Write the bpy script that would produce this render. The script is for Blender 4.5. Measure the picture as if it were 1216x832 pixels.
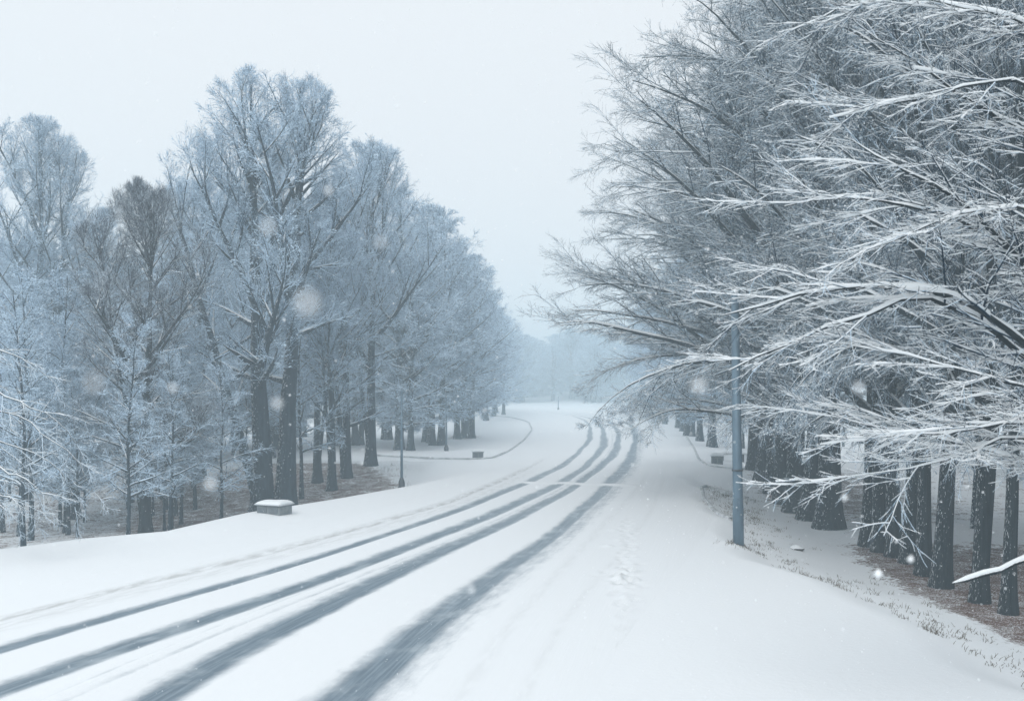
import bpy, math, random
import numpy as np
from math import radians as rad

for _o in list(bpy.data.objects):
    bpy.data.objects.remove(_o)
scene = bpy.context.scene
C = scene.collection

# ------------------------------------------------------------------ camera, world, sun, exposure
FPX, CAMZ, HOR = 1182.0, 4.0, 468.0          # focal length in photo pixels, eye height, horizon row
cam_d = bpy.data.cameras.new("camera")
cam = bpy.data.objects.new("camera", cam_d)
C.objects.link(cam)
cam.location = (0, 0, CAMZ)
cam.rotation_euler = (rad(90), 0, 0)
cam_d.sensor_width = 36.0
cam_d.lens = 35.0
cam_d.shift_y = (HOR - 416.0) / 1216.0
cam_d.clip_start = 0.05
cam_d.clip_end = 3000
cam_d.dof.use_dof = True
cam_d.dof.focus_distance = 32.0
cam_d.dof.aperture_fstop = 2.5
scene.camera = cam

SUN_EL, SUN_ROT = rad(48), rad(200)
world = bpy.data.worlds.new("World")
scene.world = world
world.use_nodes = True
wn, wl = world.node_tree.nodes, world.node_tree.links
wn.clear()
w_out = wn.new("ShaderNodeOutputWorld")
w_bg = wn.new("ShaderNodeBackground")
w_sky = wn.new("ShaderNodeTexSky")
w_sky.sky_type = 'NISHITA'
w_sky.sun_disc = False
w_sky.sun_elevation = SUN_EL
w_sky.sun_rotation = SUN_ROT
w_mix = wn.new("ShaderNodeMixRGB")            # thick even cloud over the clear sky
w_mix.inputs[0].default_value = 0.93
w_mix.inputs[2].default_value = (6.95, 7.14, 7.32, 1)
w_bg.inputs[1].default_value = 0.1
wl.new(w_sky.outputs[0], w_mix.inputs[1])
wl.new(w_mix.outputs[0], w_bg.inputs[0])
wl.new(w_bg.outputs[0], w_out.inputs[0])

sun_d = bpy.data.lights.new("sun", 'SUN')
sun_d.energy = 0.9
sun_d.angle = rad(35)
sun_d.color = (1.0, 0.97, 0.93)
sun = bpy.data.objects.new("sun", sun_d)
C.objects.link(sun)
sun.rotation_euler = (rad(90) - SUN_EL, 0, rad(180) - SUN_ROT)

scene.view_settings.view_transform = 'Standard'
scene.view_settings.look = 'None'
scene.view_settings.exposure = 0.45
scene.view_settings.gamma = 1.0
scene.view_settings.use_curve_mapping = False
scene.cycles.max_bounces = 8
scene.cycles.diffuse_bounces = 3
scene.cycles.glossy_bounces = 2
scene.cycles.volume_bounces = 6
scene.cycles.transparent_max_bounces = 8
scene.cycles.use_denoising = True

# ------------------------------------------------------------------ helpers
def nrm(a):
    return a / np.maximum(np.linalg.norm(a, axis=-1, keepdims=True), 1e-9)

def sstep(a, b, x):
    t = np.clip((x - a) / (b - a), 0, 1)
    return t * t * (3 - 2 * t)

def at(u, v, z=0.0):
    "photo pixel -> point at height z"
    d = FPX * (CAMZ - z) / (v - HOR)
    return ((u - 608) / FPX * d, d)

def pt(u, v, d):
    return ((u - 608) / FPX * d, d, CAMZ - (v - HOR) / FPX * d)

def mesh_np(name, V, Q, mat, smooth=False, attrs=None, uv=None):
    V = np.ascontiguousarray(V, np.float32).reshape(-1, 3)
    Q = np.ascontiguousarray(Q, np.int32)
    k = Q.shape[1]
    me = bpy.data.meshes.new(name)
    me.vertices.add(len(V))
    me.vertices.foreach_set("co", V.ravel())
    me.loops.add(Q.size)
    me.loops.foreach_set("vertex_index", Q.ravel())
    me.polygons.add(len(Q))
    me.polygons.foreach_set("loop_start", np.arange(0, Q.size, k, dtype=np.int32))
    if smooth:
        me.polygons.foreach_set("use_smooth", np.ones(len(Q), bool))
    me.materials.append(mat)
    for n, a in (attrs or {}).items():
        at_ = me.attributes.new(n, 'FLOAT', 'POINT')
        at_.data.foreach_set("value", np.ascontiguousarray(a, np.float32).ravel())
    me.update(calc_edges=True)
    if uv is not None:
        l = me.uv_layers.new(name="uv")
        l.data.foreach_set("uv", np.ascontiguousarray(uv.reshape(-1, 2)[Q.ravel()], np.float32).ravel())
    return me

def link(name, me, parent=None):
    o = bpy.data.objects.new(name, me)
    C.objects.link(o)
    if parent:
        o.parent = parent
    return o

def tag(o, label=None, cat=None, group=None, kind=None):
    if label: o["label"] = label
    if cat: o["category"] = cat
    if group: o["group"] = group
    if kind: o["kind"] = kind
    return o

def empty(name, loc, rz=0):
    o = bpy.data.objects.new(name, None)
    o.empty_display_size = 0.3
    C.objects.link(o)
    o.location = loc
    o.rotation_euler = (0, 0, rz)
    return o

def copy_tree(o, parent=None):
    c = o.copy()
    C.objects.link(c)
    if parent:
        c.parent = parent
    for ch in o.children:
        copy_tree(ch, c)
    return c

class MB:
    "collects boxes, prisms and lathes for one mesh"
    def __init__(s):
        s.v, s.f = [], []
    def add(s, v, f):
        n = len(s.v)
        s.v += [tuple(p) for p in v]
        s.f += [tuple(i + n for i in q) for q in f]
    def box(s, c, d, bev=0.0, taper=1.0):
        x, y, z = d[0] / 2, d[1] / 2, d[2] / 2
        b = min(bev, x * .9, y * .9, z * .9)
        rings = []
        def ring(zz, k, ins):
            xx, yy = (x - ins) * k, (y - ins) * k
            if b:
                return [(xx - b, -yy, zz), (xx, -yy + b, zz), (xx, yy - b, zz), (xx - b, yy, zz),
                        (-xx + b, yy, zz), (-xx, yy - b, zz), (-xx, -yy + b, zz), (-xx + b, -yy, zz)]
            return [(xx, -yy, zz), (xx, yy, zz), (-xx, yy, zz), (-xx, -yy, zz)]
        zs = [(-z, 1, b), (-z + b, 1, 0), (z - b, taper, 0), (z, taper, b)] if b else [(-z, 1, 0), (z, taper, 0)]
        for q in zs:
            rings.append(ring(*q))
        n = len(rings[0])
        v = [(p[0] + c[0], p[1] + c[1], p[2] + c[2]) for r in rings for p in r]
        f = [tuple(range(n))[::-1]]
        for i in range(len(rings) - 1):
            for j in range(n):
                f.append((i * n + j, i * n + (j + 1) % n, (i + 1) * n + (j + 1) % n, (i + 1) * n + j))
        f.append(tuple((len(rings) - 1) * n + j for j in range(n)))
        s.add(v, f)
    def lathe(s, prof, c=(0, 0, 0), n=24):
        v, f = [], []
        for r, z in prof:
            for j in range(n):
                a = 2 * math.pi * j / n
                v.append((c[0] + r * math.cos(a), c[1] + r * math.sin(a), c[2] + z))
        for i in range(len(prof) - 1):
            for j in range(n):
                f.append((i * n + j, i * n + (j + 1) % n, (i + 1) * n + (j + 1) % n, (i + 1) * n + j))
        f.append(tuple(range(n))[::-1])
        f.append(tuple((len(prof) - 1) * n + j for j in range(n)))
        s.add(v, f)
    def build(s, name, mat, parent=None, smooth=False):
        me = bpy.data.meshes.new(name)
        me.from_pydata(s.v, [], s.f)
        me.materials.append(mat)
        if smooth:
            for p in me.polygons:
                p.use_smooth = True
        me.update()
        return link(name, me, parent)

# ------------------------------------------------------------------ materials
class NT:
    def __init__(s, name):
        s.m = bpy.data.materials.new(name)
        s.m.use_nodes = True
        s.n, s.l = s.m.node_tree.nodes, s.m.node_tree.links
        s.b = s.n["Principled BSDF"]
    def new(s, t, **kw):
        x = s.n.new(t)
        for k, v in kw.items():
            setattr(x, k, v)
        return x
    def link(s, a, b):
        s.l.new(a, b)
    def val(s, sock, x):
        if hasattr(x, "is_output") or isinstance(x, bpy.types.NodeSocket):
            s.l.new(x, sock)
        else:
            sock.default_value = x
    def math(s, op, a, b=0.0, clamp=False):
        x = s.new("ShaderNodeMath", operation=op, use_clamp=clamp)
        s.val(x.inputs[0], a)
        s.val(x.inputs[1], b)
        return x.outputs[0]
    def noise(s, vec, scale, detail=3.0, rough=0.55):
        x = s.new("ShaderNodeTexNoise")
        if vec is not None:
            s.link(vec, x.inputs["Vector"])
        x.inputs["Scale"].default_value = scale
        x.inputs["Detail"].default_value = detail
        x.inputs["Roughness"].default_value = rough
        return x.outputs["Fac"]
    def ramp(s, x, a, b, lo=0.0, hi=1.0):
        r = s.new("ShaderNodeMapRange", interpolation_type='SMOOTHSTEP')
        s.val(r.inputs[0], x)
        r.inputs[1].default_value, r.inputs[2].default_value = a, b
        r.inputs[3].default_value, r.inputs[4].default_value = lo, hi
        return r.outputs[0]
    def mix(s, f, a, b):
        x = s.new("ShaderNodeMixRGB")
        s.val(x.inputs[0], f)
        s.val(x.inputs[1], a)
        s.val(x.inputs[2], b)
        return x.outputs[0]
    def attr(s, name):
        x = s.new("ShaderNodeAttribute", attribute_name=name)
        return x.outputs["Fac"]
    def obj(s):
        return s.new("ShaderNodeTexCoord").outputs["Object"]
    def pos(s):
        return s.new("ShaderNodeNewGeometry").outputs["Position"]
    def mapped(s, vec, sc):
        x = s.new("ShaderNodeMapping")
        s.link(vec, x.inputs[0])
        x.inputs["Scale"].default_value = sc
        return x.outputs[0]
    def bump(s, h, strength, dist):
        x = s.new("ShaderNodeBump")
        x.inputs["Strength"].default_value = strength
        x.inputs["Distance"].default_value = dist
        s.link(h, x.inputs["Height"])
        s.link(x.outputs[0], s.b.inputs["Normal"])
    def fin(s, col, rough=0.8, spec=0.2):
        s.val(s.b.inputs["Base Color"], col)
        s.val(s.b.inputs["Roughness"], rough)
        s.val(s.b.inputs["Specular IOR Level"], spec)
        return s.m

SNOW = (0.865, 0.89, 0.91, 1)

def mat_ground():
    t = NT("snowy_ground")
    p = t.pos()
    big = t.noise(p, 0.35, 4)
    fine = t.noise(p, 9.0, 4, 0.65)
    speck = t.noise(p, 22.0, 2, 0.6)
    # fallen leaves under the trees
    lit = t.attr("litter")
    lm = t.ramp(t.math('ADD', lit, t.math('ADD', t.math('MULTIPLY', t.math('SUBTRACT', fine, 0.5), 1.6), t.math('MULTIPLY', t.math('SUBTRACT', t.noise(p, 1.3, 4, 0.6), 0.5), 1.3))), 0.45, 0.70)
    leaf = t.mix(t.ramp(speck, 0.35, 0.65), (0.080, 0.042, 0.030, 1), (0.19, 0.110, 0.082, 1))
    leaf = t.mix(t.ramp(t.math('ADD', t.noise(p, 31.0, 2), t.math('MULTIPLY', t.noise(p, 2.1, 4, 0.65), 0.45)), 0.74, 0.86), leaf, (0.72, 0.75, 0.78, 1))
    # thin snow with grass poking through
    thin = t.attr("thin")
    g = t.ramp(t.math('ADD', t.math('MULTIPLY', thin, 0.42), t.math('MULTIPLY', speck, 0.9)), 0.72, 0.92)
    g = t.math('MULTIPLY', g, t.ramp(big, 0.3, 0.6, 0.35, 1.0))
    thinsnow = t.mix(t.math('MULTIPLY', thin, 0.30), SNOW, (0.52, 0.58, 0.62, 1))
    col = t.mix(t.math('MULTIPLY', g, 0.75), thinsnow, (0.16, 0.15, 0.13, 1))
    col = t.mix(lm, col, leaf)
    t.bump(t.math('ADD', t.math('MULTIPLY', fine, 0.5), t.math('MULTIPLY', big, 1.0)), 0.35, 0.05)
    return t.fin(col, 0.85, 0.15)

def mat_road():
    t = NT("rutted_snow")
    uv = t.new("ShaderNodeTexCoord").outputs["UV"]
    streak = t.noise(t.mapped(uv, (9.0, 0.35, 1)), 1.0, 5, 0.6)
    streak2 = t.noise(t.mapped(uv, (26.0, 0.6, 1)), 1.0, 4, 0.6)
    blot = t.noise(t.mapped(uv, (2.2, 0.8, 1)), 1.0, 4, 0.6)
    w = t.attr("wear")
    dirt = t.attr("dirt")
    k = t.math('ADD', w, t.math('MULTIPLY', t.math('SUBTRACT', streak, 0.5), 0.34))
    k = t.math('ADD', k, t.math('MULTIPLY', t.math('SUBTRACT', streak2, 0.5), 0.20))
    patch = t.noise(t.mapped(uv, (3.2, 1.1, 1)), 1.0, 6, 0.72)
    k = t.math('ADD', k, t.math('MULTIPLY', t.math('SUBTRACT', patch, 0.5), 0.80))
    m = t.ramp(k, 0.18, 0.95)
    m = t.math('MULTIPLY', m, t.ramp(w, 0.02, 0.25))
    wet = t.mix(t.ramp(streak2, 0.35, 0.7), (0.13, 0.18, 0.225, 1), (0.25, 0.315, 0.37, 1))
    wet = t.mix(t.ramp(blot, 0.48, 0.72, 0, 0.6), wet, (0.50, 0.56, 0.60, 1))
    col = t.mix(m, SNOW, wet)
    d = t.math('MULTIPLY', dirt, t.ramp(t.noise(t.mapped(uv, (7.0, 1.3, 1)), 1.0, 5, 0.7), 0.34, 0.62))
    col = t.mix(t.math('MULTIPLY', d, 0.75), col, (0.38, 0.38, 0.37, 1))
    crumb = t.noise(t.mapped(uv, (16.0, 7.0, 1)), 1.0, 4, 0.65)
    rough = t.attr("churn")
    h = t.math('ADD', t.math('MULTIPLY', crumb, t.math('ADD', t.math('MULTIPLY', rough, 1.0), 0.12)),
               t.math('MULTIPLY', streak, 0.25))
    t.bump(h, 0.5, 0.05)
    rr = t.mix(m, (0.85, 0.85, 0.85, 1), (0.42, 0.42, 0.42, 1))
    return t.fin(col, rr, 0.3)

def mat_bark(name, dark, light, speckle=0.62):
    t = NT(name)
    o = t.obj()
    nz = t.new("ShaderNodeSeparateXYZ")
    t.link(t.new("ShaderNodeNewGeometry").outputs["Normal"], nz.inputs[0])
    grain = t.noise(t.mapped(o, (9.0, 9.0, 1.6)), 1.0, 5, 0.65)
    sp = t.noise(t.mapped(o, (1, 1, .6)), 15.0, 4, 0.75)
    col = t.mix(t.ramp(grain, 0.3, 0.7), dark, light)
    up = t.ramp(t.math('ADD', nz.outputs[2], t.math('MULTIPLY', t.math('SUBTRACT', sp, 0.5), 0.7)), 0.32, 0.54)
    stuck = t.ramp(t.math('ADD', sp, t.math('MULTIPLY', nz.outputs[0], -0.12)), speckle, speckle + 0.07)
    f = t.math('MAXIMUM', up, t.math('MULTIPLY', stuck, 0.7))
    col = t.mix(f, col, SNOW)
    t.bump(grain, 0.8, 0.03)
    return t.fin(col, 0.9, 0.1)

def mat_twig(name, dark, lo=-0.15, hi=0.35, amp=0.9, snow=(0.69, 0.81, 0.92, 1)):  # default twig snow has the blue of skylit shade in its colour
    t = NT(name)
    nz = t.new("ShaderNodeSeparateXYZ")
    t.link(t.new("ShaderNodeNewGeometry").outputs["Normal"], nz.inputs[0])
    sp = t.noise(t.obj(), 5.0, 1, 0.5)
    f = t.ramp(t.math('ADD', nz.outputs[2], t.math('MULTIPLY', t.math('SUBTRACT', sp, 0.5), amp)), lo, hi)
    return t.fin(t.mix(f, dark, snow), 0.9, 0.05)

def mat_simple(name, c1, c2, scale=6.0, rough=0.7, spec=0.3, metal=0.0, stretch=(1, 1, 1), bump=0.15):
    t = NT(name)
    n = t.noise(t.mapped(t.obj(), stretch), scale, 5, 0.65)
    t.b.inputs["Metallic"].default_value = metal
    t.bump(n, bump, 0.01)
    return t.fin(t.mix(t.ramp(n, 0.3, 0.7), c1, c2), rough, spec)

M_GROUND = mat_ground()
M_ROAD = mat_road()
M_SNOW = mat_simple("snow_cover", (0.84, 0.87, 0.885, 1), SNOW, 14.0, 0.85, 0.15, bump=0.4)
M_SHADESNOW = mat_simple("shade_blue_snow", (0.66, 0.80, 0.93, 1), (0.72, 0.84, 0.94, 1), 14.0, 0.85, 0.1)  # bluer copy of the snow cover, shade tint put into the colour
M_BARK = mat_bark("dark_bark", (0.008, 0.015, 0.020, 1), (0.030, 0.040, 0.046, 1), 0.66)  # bark blued in its colour to imitate cool shade
M_BARKF = mat_bark("shade_blue_frosted_bark", (0.010, 0.021, 0.032, 1), (0.034, 0.054, 0.072, 1), 0.62)  # frosted trees' bark, with stronger blue shade in the base colour
M_TWIG = mat_twig("snowy_twig", (0.018, 0.038, 0.062, 1), -0.28, 0.28, 0.9)  # dark base carries a painted blue shade tint
M_SHADERIME = mat_twig("shade_blue_rime_twig", (0.022, 0.062, 0.115, 1), -0.66, 0.24, 0.8, (0.64, 0.80, 0.95, 1))  # real rime, with painted haze paleness and blue shade on top
M_TWIGD = mat_twig("dark_twig", (0.008, 0.025, 0.045, 1), -0.16, 0.44, 0.9, (0.64, 0.795, 0.94, 1))  # darker, bluer twig colour imitates the shade inside the right crowns
M_TWIGB = mat_twig("brown_twig", (0.050, 0.052, 0.068, 1), -0.05, 0.5, 0.9)
M_STEEL = mat_simple("painted_steel", (0.085, 0.135, 0.18, 1), (0.13, 0.20, 0.26, 1), 5.0, 0.55, 0.4, 0.3, (1, 1, 0.25))
M_IRON = mat_simple("dark_iron", (0.05, 0.06, 0.07, 1), (0.09, 0.10, 0.11, 1), 8.0, 0.6, 0.4, 0.3)
M_BOX = mat_simple("weathered_concrete", (0.17, 0.19, 0.205, 1), (0.27, 0.29, 0.30, 1), 5.0, 0.9, 0.2, bump=0.4)
M_BOXD = mat_simple("dark_panel", (0.11, 0.13, 0.145, 1), (0.17, 0.19, 0.205, 1), 7.0, 0.8, 0.2, bump=0.4)
M_KERB = mat_simple("kerb_stone", (0.36, 0.38, 0.39, 1), (0.74, 0.76, 0.78, 1), 2.2, 0.9, 0.2, bump=0.5)
M_GRASS = mat_simple("dead_grass", (0.10, 0.085, 0.06, 1), (0.20, 0.17, 0.13, 1), 3.0, 0.9, 0.1)
M_ROCK = mat_bark("rock", (0.06, 0.06, 0.06, 1), (0.13, 0.13, 0.13, 1), 0.6)
M_FLAKE = NT("snowflake").fin((0.95, 0.97, 0.99, 1), 0.8, 0.1)

# ------------------------------------------------------------------ plan of the place
TR = {1: [(0,765.5),(104,738),(207,712),(311,681),(420,650),(489,625),(579,590),(646,565),(686,536),(702,514),(695,502),(677,492)],
      2: [(0,826),(104,781),(207,743),(311,707),(420,672),(489,650),(579,614),(646,585),(690,556),(713,531.5),(718,514),(708,502)],
      3: [(166,832),(311,753),(400,724),(489,670),(579,628),(646,598.5),(690.5,574),(722,545),(733,522.6),(733,511)],
      4: [(340,896),(378,864),(400,845),(416,832),(467,789),(534,726),(623,652),(686,607),(722,581),(746,549),(754,527),(751,509)]}
_poly = {}
for k, p in TR.items():
    q = np.array([at(*uv) for uv in p])
    _poly[k] = (np.polyfit(np.log(q[:, 1]), q[:, 0], 4 if k < 3 else 3), q[0, 1], q[-1, 1], q)
_yy = np.geomspace(13, 110, 60)
_mid = 0.5 * (np.polyval(_poly[2][0], np.log(_yy)) + np.polyval(_poly[3][0], np.log(_yy)))
_far = np.array([122.0, 135, 150, 165, 180, 200, 240, 380])
_farx = np.array([11.5, 11.9, 11.2, 9.0, 5.5, -1.0, -18.0, -80.0])
_cy = np.concatenate([[-20.0, 2.0], _yy, _far])
_sl = (_mid[4] - _mid[0]) / (_yy[4] - _yy[0])
_cx = np.concatenate([[_mid[0] - _sl * 33, _mid[0] - _sl * 11], _mid, _farx])
_ys = np.arange(-20, 381, 1.0)
_xs = np.interp(_ys, _cy, _cx)
_ker = np.hanning(9); _ker /= _ker.sum()
_xs = np.convolve(np.pad(_xs, 4, mode='edge'), _ker, mode='valid')
def xc(y):
    return np.interp(y, _ys, _xs)
_off = {}
for k in TR:
    ya = np.geomspace(max(11, _poly[k][1]), min(110, _poly[k][2]), 40)
    o_ = np.polyval(_poly[k][0], np.log(ya)) - xc(ya)
    _off[k] = np.polyfit(np.log(ya), o_, 3 if k == 4 else 2)
def track_off(k, y):
    return np.polyval(_off[k], np.log(np.clip(y, 11 if k == 4 else 13, 110)))

# lateral offset of the ploughed road edge on the left
_le = np.array([at(u, v) for u, v in [(0,736),(138,702),(276,669),(420,631),(534,598),(623,558),(665,530)]])
def edge_off(y):
    return np.interp(y, _le[:, 1], _le[:, 0] - xc(_le[:, 1]))

# crest of the left bank, edge of the right bank  (x as a function of y)
_lc = np.array([(-19.0, 8), (-16.2, 17), (-14.3, 22.5), (-13.0, 25.3), (-11.7, 27.2), (-9.9, 28.7), (-8.7, 33.3), (-6.3, 38), (-4.5, 42), (-3.0, 47), (-2.2, 53), (-2, 400)])
_rc = np.array([(9.0, 2), (7.9, 11), (7.3, 14.2), (6.75, 20), (6.15, 27), (6.6, 31), (7.6, 38), (8.4, 46), (9.5, 52), (13, 60), (18, 100), (20, 400)])
def left_x(y): return np.interp(y, _lc[:, 1], _lc[:, 0])
def right_x(y): return np.interp(y, _rc[:, 1], _rc[:, 0])

_rs = np.random.RandomState(4)
_wv = [(_rs.uniform(.05, .9), _rs.uniform(0, 6.28), _rs.uniform(0, 6.28)) for _ in range(14)]
def undul(x, y):
    s = 0
    for k, a, p in _wv:
        s = s + np.sin(k * (x * math.cos(a) + y * math.sin(a)) + p) / (1 + 3 * k)
    return s / 6.0

def crest(x, y):
    return 1.0 * sstep(80, 185, np.hypot(x, y))

def terrain(x, y, under_road=True):
    x = np.asarray(x, float); y = np.asarray(y, float)
    z = 0.06 * undul(x, y) + crest(x, y)
    fadeL = 1 - sstep(42, 58, y)
    dl = left_x(y) - x                                        # positive beyond the crest
    bank = 0.10 * np.exp(-((dl + 0.55) / 0.9) ** 2) * (1 - sstep(44, 50, y))
    drop = -(1.05 * sstep(0.0, 2.6, dl) + 0.5 * sstep(2, 14, dl)) * fadeL
    z = z + bank + drop + 0.10 * undul(x * 3.1, y * 3.1) * sstep(0.5, 3, dl)
    dr = x - right_x(y)
    fadeR = 1 - 0.75 * sstep(42, 56, y)
    dr = dr + .25 * np.sin(y * .55) + .12 * np.sin(y * 1.3 + 1)
    z = z - (0.30 * sstep(-0.6, 0.8, dr) + 0.45 * sstep(0.0, 3.6, dr)) * fadeR + 0.05 * undul(x * 3.3, y * 3.3) * sstep(0.5, 3, dr)
    z = z + .10 * np.exp(-((x - 6.08) ** 2 + (y - 26.75) ** 2) / .18)       # drift at the lamp post
    r = np.hypot(x, y)
    z = z + 7.0 * sstep(230, 385, r)
    if under_road:
        t = x - xc(y)
        inside = sstep(-5.5, -4.9, t) * (1 - sstep(5.6, 6.3, t)) * sstep(5, 7, y) * (1 - sstep(205, 235, y))
        z = z - 0.30 * inside
    return z

def seg_dist(x, y, poly):
    p = np.array(poly); best = np.full(x.shape, 1e9)
    for a, b in zip(p[:-1], p[1:]):
        ab = b - a; L = (ab ** 2).sum()
        t = np.clip(((x - a[0]) * ab[0] + (y - a[1]) * ab[1]) / L, 0, 1)
        best = np.minimum(best, np.hypot(x - a[0] - t * ab[0], y - a[1] - t * ab[1]))
    return best

def inpoly(x, y, poly):
    r = np.zeros(x.shape, bool); n = len(poly)
    for i in range(n):
        (x1, y1), (x2, y2) = poly[i], poly[(i + 1) % n]
        if y1 == y2: continue
        c = ((y1 > y) != (y2 > y)) & (x < (x2 - x1) * (y - y1) / (y2 - y1) + x1)
        r ^= c
    return r

# ------------------------------------------------------------------ ground
def build_ground():
    a_f = np.radians(np.linspace(-33, 33, 620))
    a_c = np.radians(np.linspace(33, 327, 90)[1:-1])
    ang = np.concatenate([a_f, a_c])
    rr = np.concatenate([np.linspace(0.6, 10, 14), np.geomspace(10.2, 385, 620)])
    A, Rr = np.meshgrid(ang, rr)
    X, Y = Rr * np.sin(A), Rr * np.cos(A)
    Z = terrain(X, Y)
    n, m = X.shape
    i, j = np.meshgrid(np.arange(n - 1), np.arange(m), indexing='ij')
    j2 = (j + 1) % m
    Q = np.stack([i * m + j, (i + 1) * m + j, (i + 1) * m + j2, i * m + j2], -1).reshape(-1, 4)[:, ::-1]
    dl, dr = left_x(Y) - X, X - right_x(Y)
    island = [at(u, v, -0.4) for u, v in [(200,650),(300,618),(420,600),(470,588),(492,576),(480,566),(440,558),(330,556),(180,570),(100,600)]]
    isl = inpoly(X, Y, island).astype(float) * np.minimum(1, seg_dist(X, Y, island + island[:1]) / 1.2)
    lit = np.maximum(0.75 * isl, 0.5 * sstep(3, 8, dl) * (1 - sstep(50, 58, Y)) * (Y > 15))
    row = np.interp(Y, [0, 12, 20, 24, 30, 36, 46, 60], [9.0, 9.0, 9.3, 9.3, 9.9, 10.3, 11.2, 13.5])
    patch = np.interp(Y, [0, 15, 20, 28, 30.5, 33, 36, 40, 52, 60], [1, 1, 1, 1, .75, .15, .3, .75, .7, .3])
    lit = np.maximum(lit, patch * sstep(-0.6, 0.9, X - row) * (1 - 0.45 * sstep(4, 9, X - row)) * (1 - sstep(52, 60, Y)))
    far = at(535, 520)
    lit = np.maximum(lit, 0.75 * np.exp(-(((X + 4.6) / 2.2) ** 2 + ((Y - 92) / 6.0) ** 2)))
    thin = sstep(0.2, 1.6, dr) * (1 - sstep(48, 58, Y)) * 0.42
    thin = np.maximum(thin, 0.7 * sstep(1.0, 3, dl) * (Y < 60))
    V = np.stack([X, Y, Z], -1)
    me = mesh_np("ground", V, Q, M_GROUND, True, {"litter": lit, "thin": thin})
    tag(link("ground", me), kind="structure")

def build_road():
    y = np.concatenate([np.arange(4, 48, 0.11), np.geomspace(48, 232, 330)])
    u = np.arange(-6.6, 7.8, 0.06)
    Yg, U = np.meshgrid(y, u, indexing='ij')
    X = xc(Yg) + U
    rs = np.random.RandomState(8)
    wear = np.zeros_like(X); churn = np.zeros_like(X); dirt = np.zeros_like(X)
    for k, w, s in ((1, .27, .95), (2, .33, 1.0), (3, .30, 1.0), (4, .36, 1.0)):
        o = track_off(k, Yg) + 0.05 * np.sin(Yg * .21 + k * 2) + 0.03 * np.sin(Yg * .57 + k)
        ww = w * (1 + .18 * np.sin(Yg * .13 + k * 1.7)) * (1 + 0.25 * sstep(30, 13, Yg))
        g = np.exp(-(np.abs(U - o) / ww) ** 2.6) * s
        if k == 4:                                           # soft thin slush on the inner side
            g = np.maximum(g, .5 * np.exp(-(np.abs(U - o - .35) / .55) ** 2))
        wear = np.maximum(wear, g)
    fade = 1 - 0.6 * sstep(90, 190, Yg)
    wear = wear * fade
    mid = 0.5 * (track_off(2, Yg) + track_off(3, Yg))
    ridge = np.exp(-((U - mid) / .38) ** 2)
    wear = np.maximum(wear, .42 * np.exp(-((U - mid - .12) / .10) ** 2) * fade)
    wear = np.maximum(wear, .36 * np.exp(-((U - mid + .22) / .08) ** 2) * fade)
    # the narrow bar of snow left across the lanes
    ybar = 44.2 - 0.28 * (X - 2.4)
    bar = np.exp(-((Yg - ybar) / .42) ** 4) * sstep(0.0, .6, X) * (1 - sstep(4.9, 5.6, X))
    wear = wear * (1 - .93 * bar)
    # faint old wheel lines on the right
    for off, a, wd in ((1.35, .16, .14), (2.35, .08, .10)):
        o = track_off(4, Yg) + off + .08 * np.sin(Yg * .17 + off * 9)
        wear = np.maximum(wear, a * np.exp(-((U - o) / wd) ** 2) * (1 - sstep(40, 60, Yg)))
        dirt = np.maximum(dirt, .16 * np.exp(-((U - o) / wd) ** 2) * (1 - sstep(40, 60, Yg)))
    eo = edge_off(Yg)
    de = U - eo
    eline = np.exp(-(de / .13) ** 2) * (1 - sstep(52, 66, Yg))
    dirt = np.maximum(dirt, .85 * eline)
    dirt = np.maximum(dirt, .35 * np.exp(-((de - .45) / .35) ** 2) * (1 - sstep(45, 60, Yg)))
    z = 0.02 + 0.06 * undul(X, Yg) + crest(X, Yg)
    z = z - 0.045 * np.minimum(wear, 1) + 0.035 * ridge * fade + 0.05 * bar
    z = z + 0.07 * sstep(.1, -.5, de) * (1 - sstep(50, 62, Yg)) + .045 * np.exp(-((de + .22) / .16) ** 2) * (1 - sstep(48, 60, Yg))
    churn = np.maximum(.55 * ridge, .8 * eline)
    # lane of footprints on the right
    fp = np.array([at(a, b) for a, b in [(766,832),(757,800),(752,770),(748,740),(741,705),(740,680),(744,650),(748,618)]])
    near = (np.abs(X - np.interp(Yg, fp[::-1, 1][::-1], fp[:, 0])) < 1.2) & (Yg < 33)
    yy = 12.0; side = 1
    Xn, Yn = X[near], Yg[near]; zn = np.zeros(Xn.shape); cn = np.zeros(Xn.shape)
    while yy < 32:
        px = np.interp(yy, fp[:, 1], fp[:, 0]) + side * .09 + rs.normal(0, .05)
        a = rs.normal(0, .25); dx, dy = Xn - px, Yn - yy
        e1, e2 = dx * math.cos(a) + dy * math.sin(a), -dx * math.sin(a) + dy * math.cos(a)
        g = np.exp(-((e1 / .10) ** 2 + (e2 / .20) ** 2) ** 2)
        rim = np.exp(-((np.hypot(e1 / .13, e2 / .25) - 1.25) / .3) ** 2)
        f = rs.uniform(.6, 1.25) * (1.0 if (13.8 < yy < 17 or 20.6 < yy < 23) else .32)
        zn += f * (-.11 * g + .03 * rim); cn = np.maximum(cn, f * (g + .7 * rim))
        side *= -1; yy += rs.uniform(.42, .62)
    for _ in range(220):                                     # kicked-up crumbs
        yy = rs.choice([rs.normal(15, .8), rs.normal(21.5, .9), rs.uniform(12.5, 30)])
        px = np.interp(yy, fp[:, 1], fp[:, 0]) + rs.normal(0, .20)
        s = rs.uniform(.05, .12)
        g = np.exp(-(((Xn - px) / s) ** 2 + ((Yn - yy) / (s * 1.4)) ** 2))
        zn += rs.uniform(-.04, .05) * g
    z[near] += zn; churn[near] = np.maximum(churn[near], .6 * cn)
    dirt[near] = np.maximum(dirt[near], .35 * np.minimum(1, cn))
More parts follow.
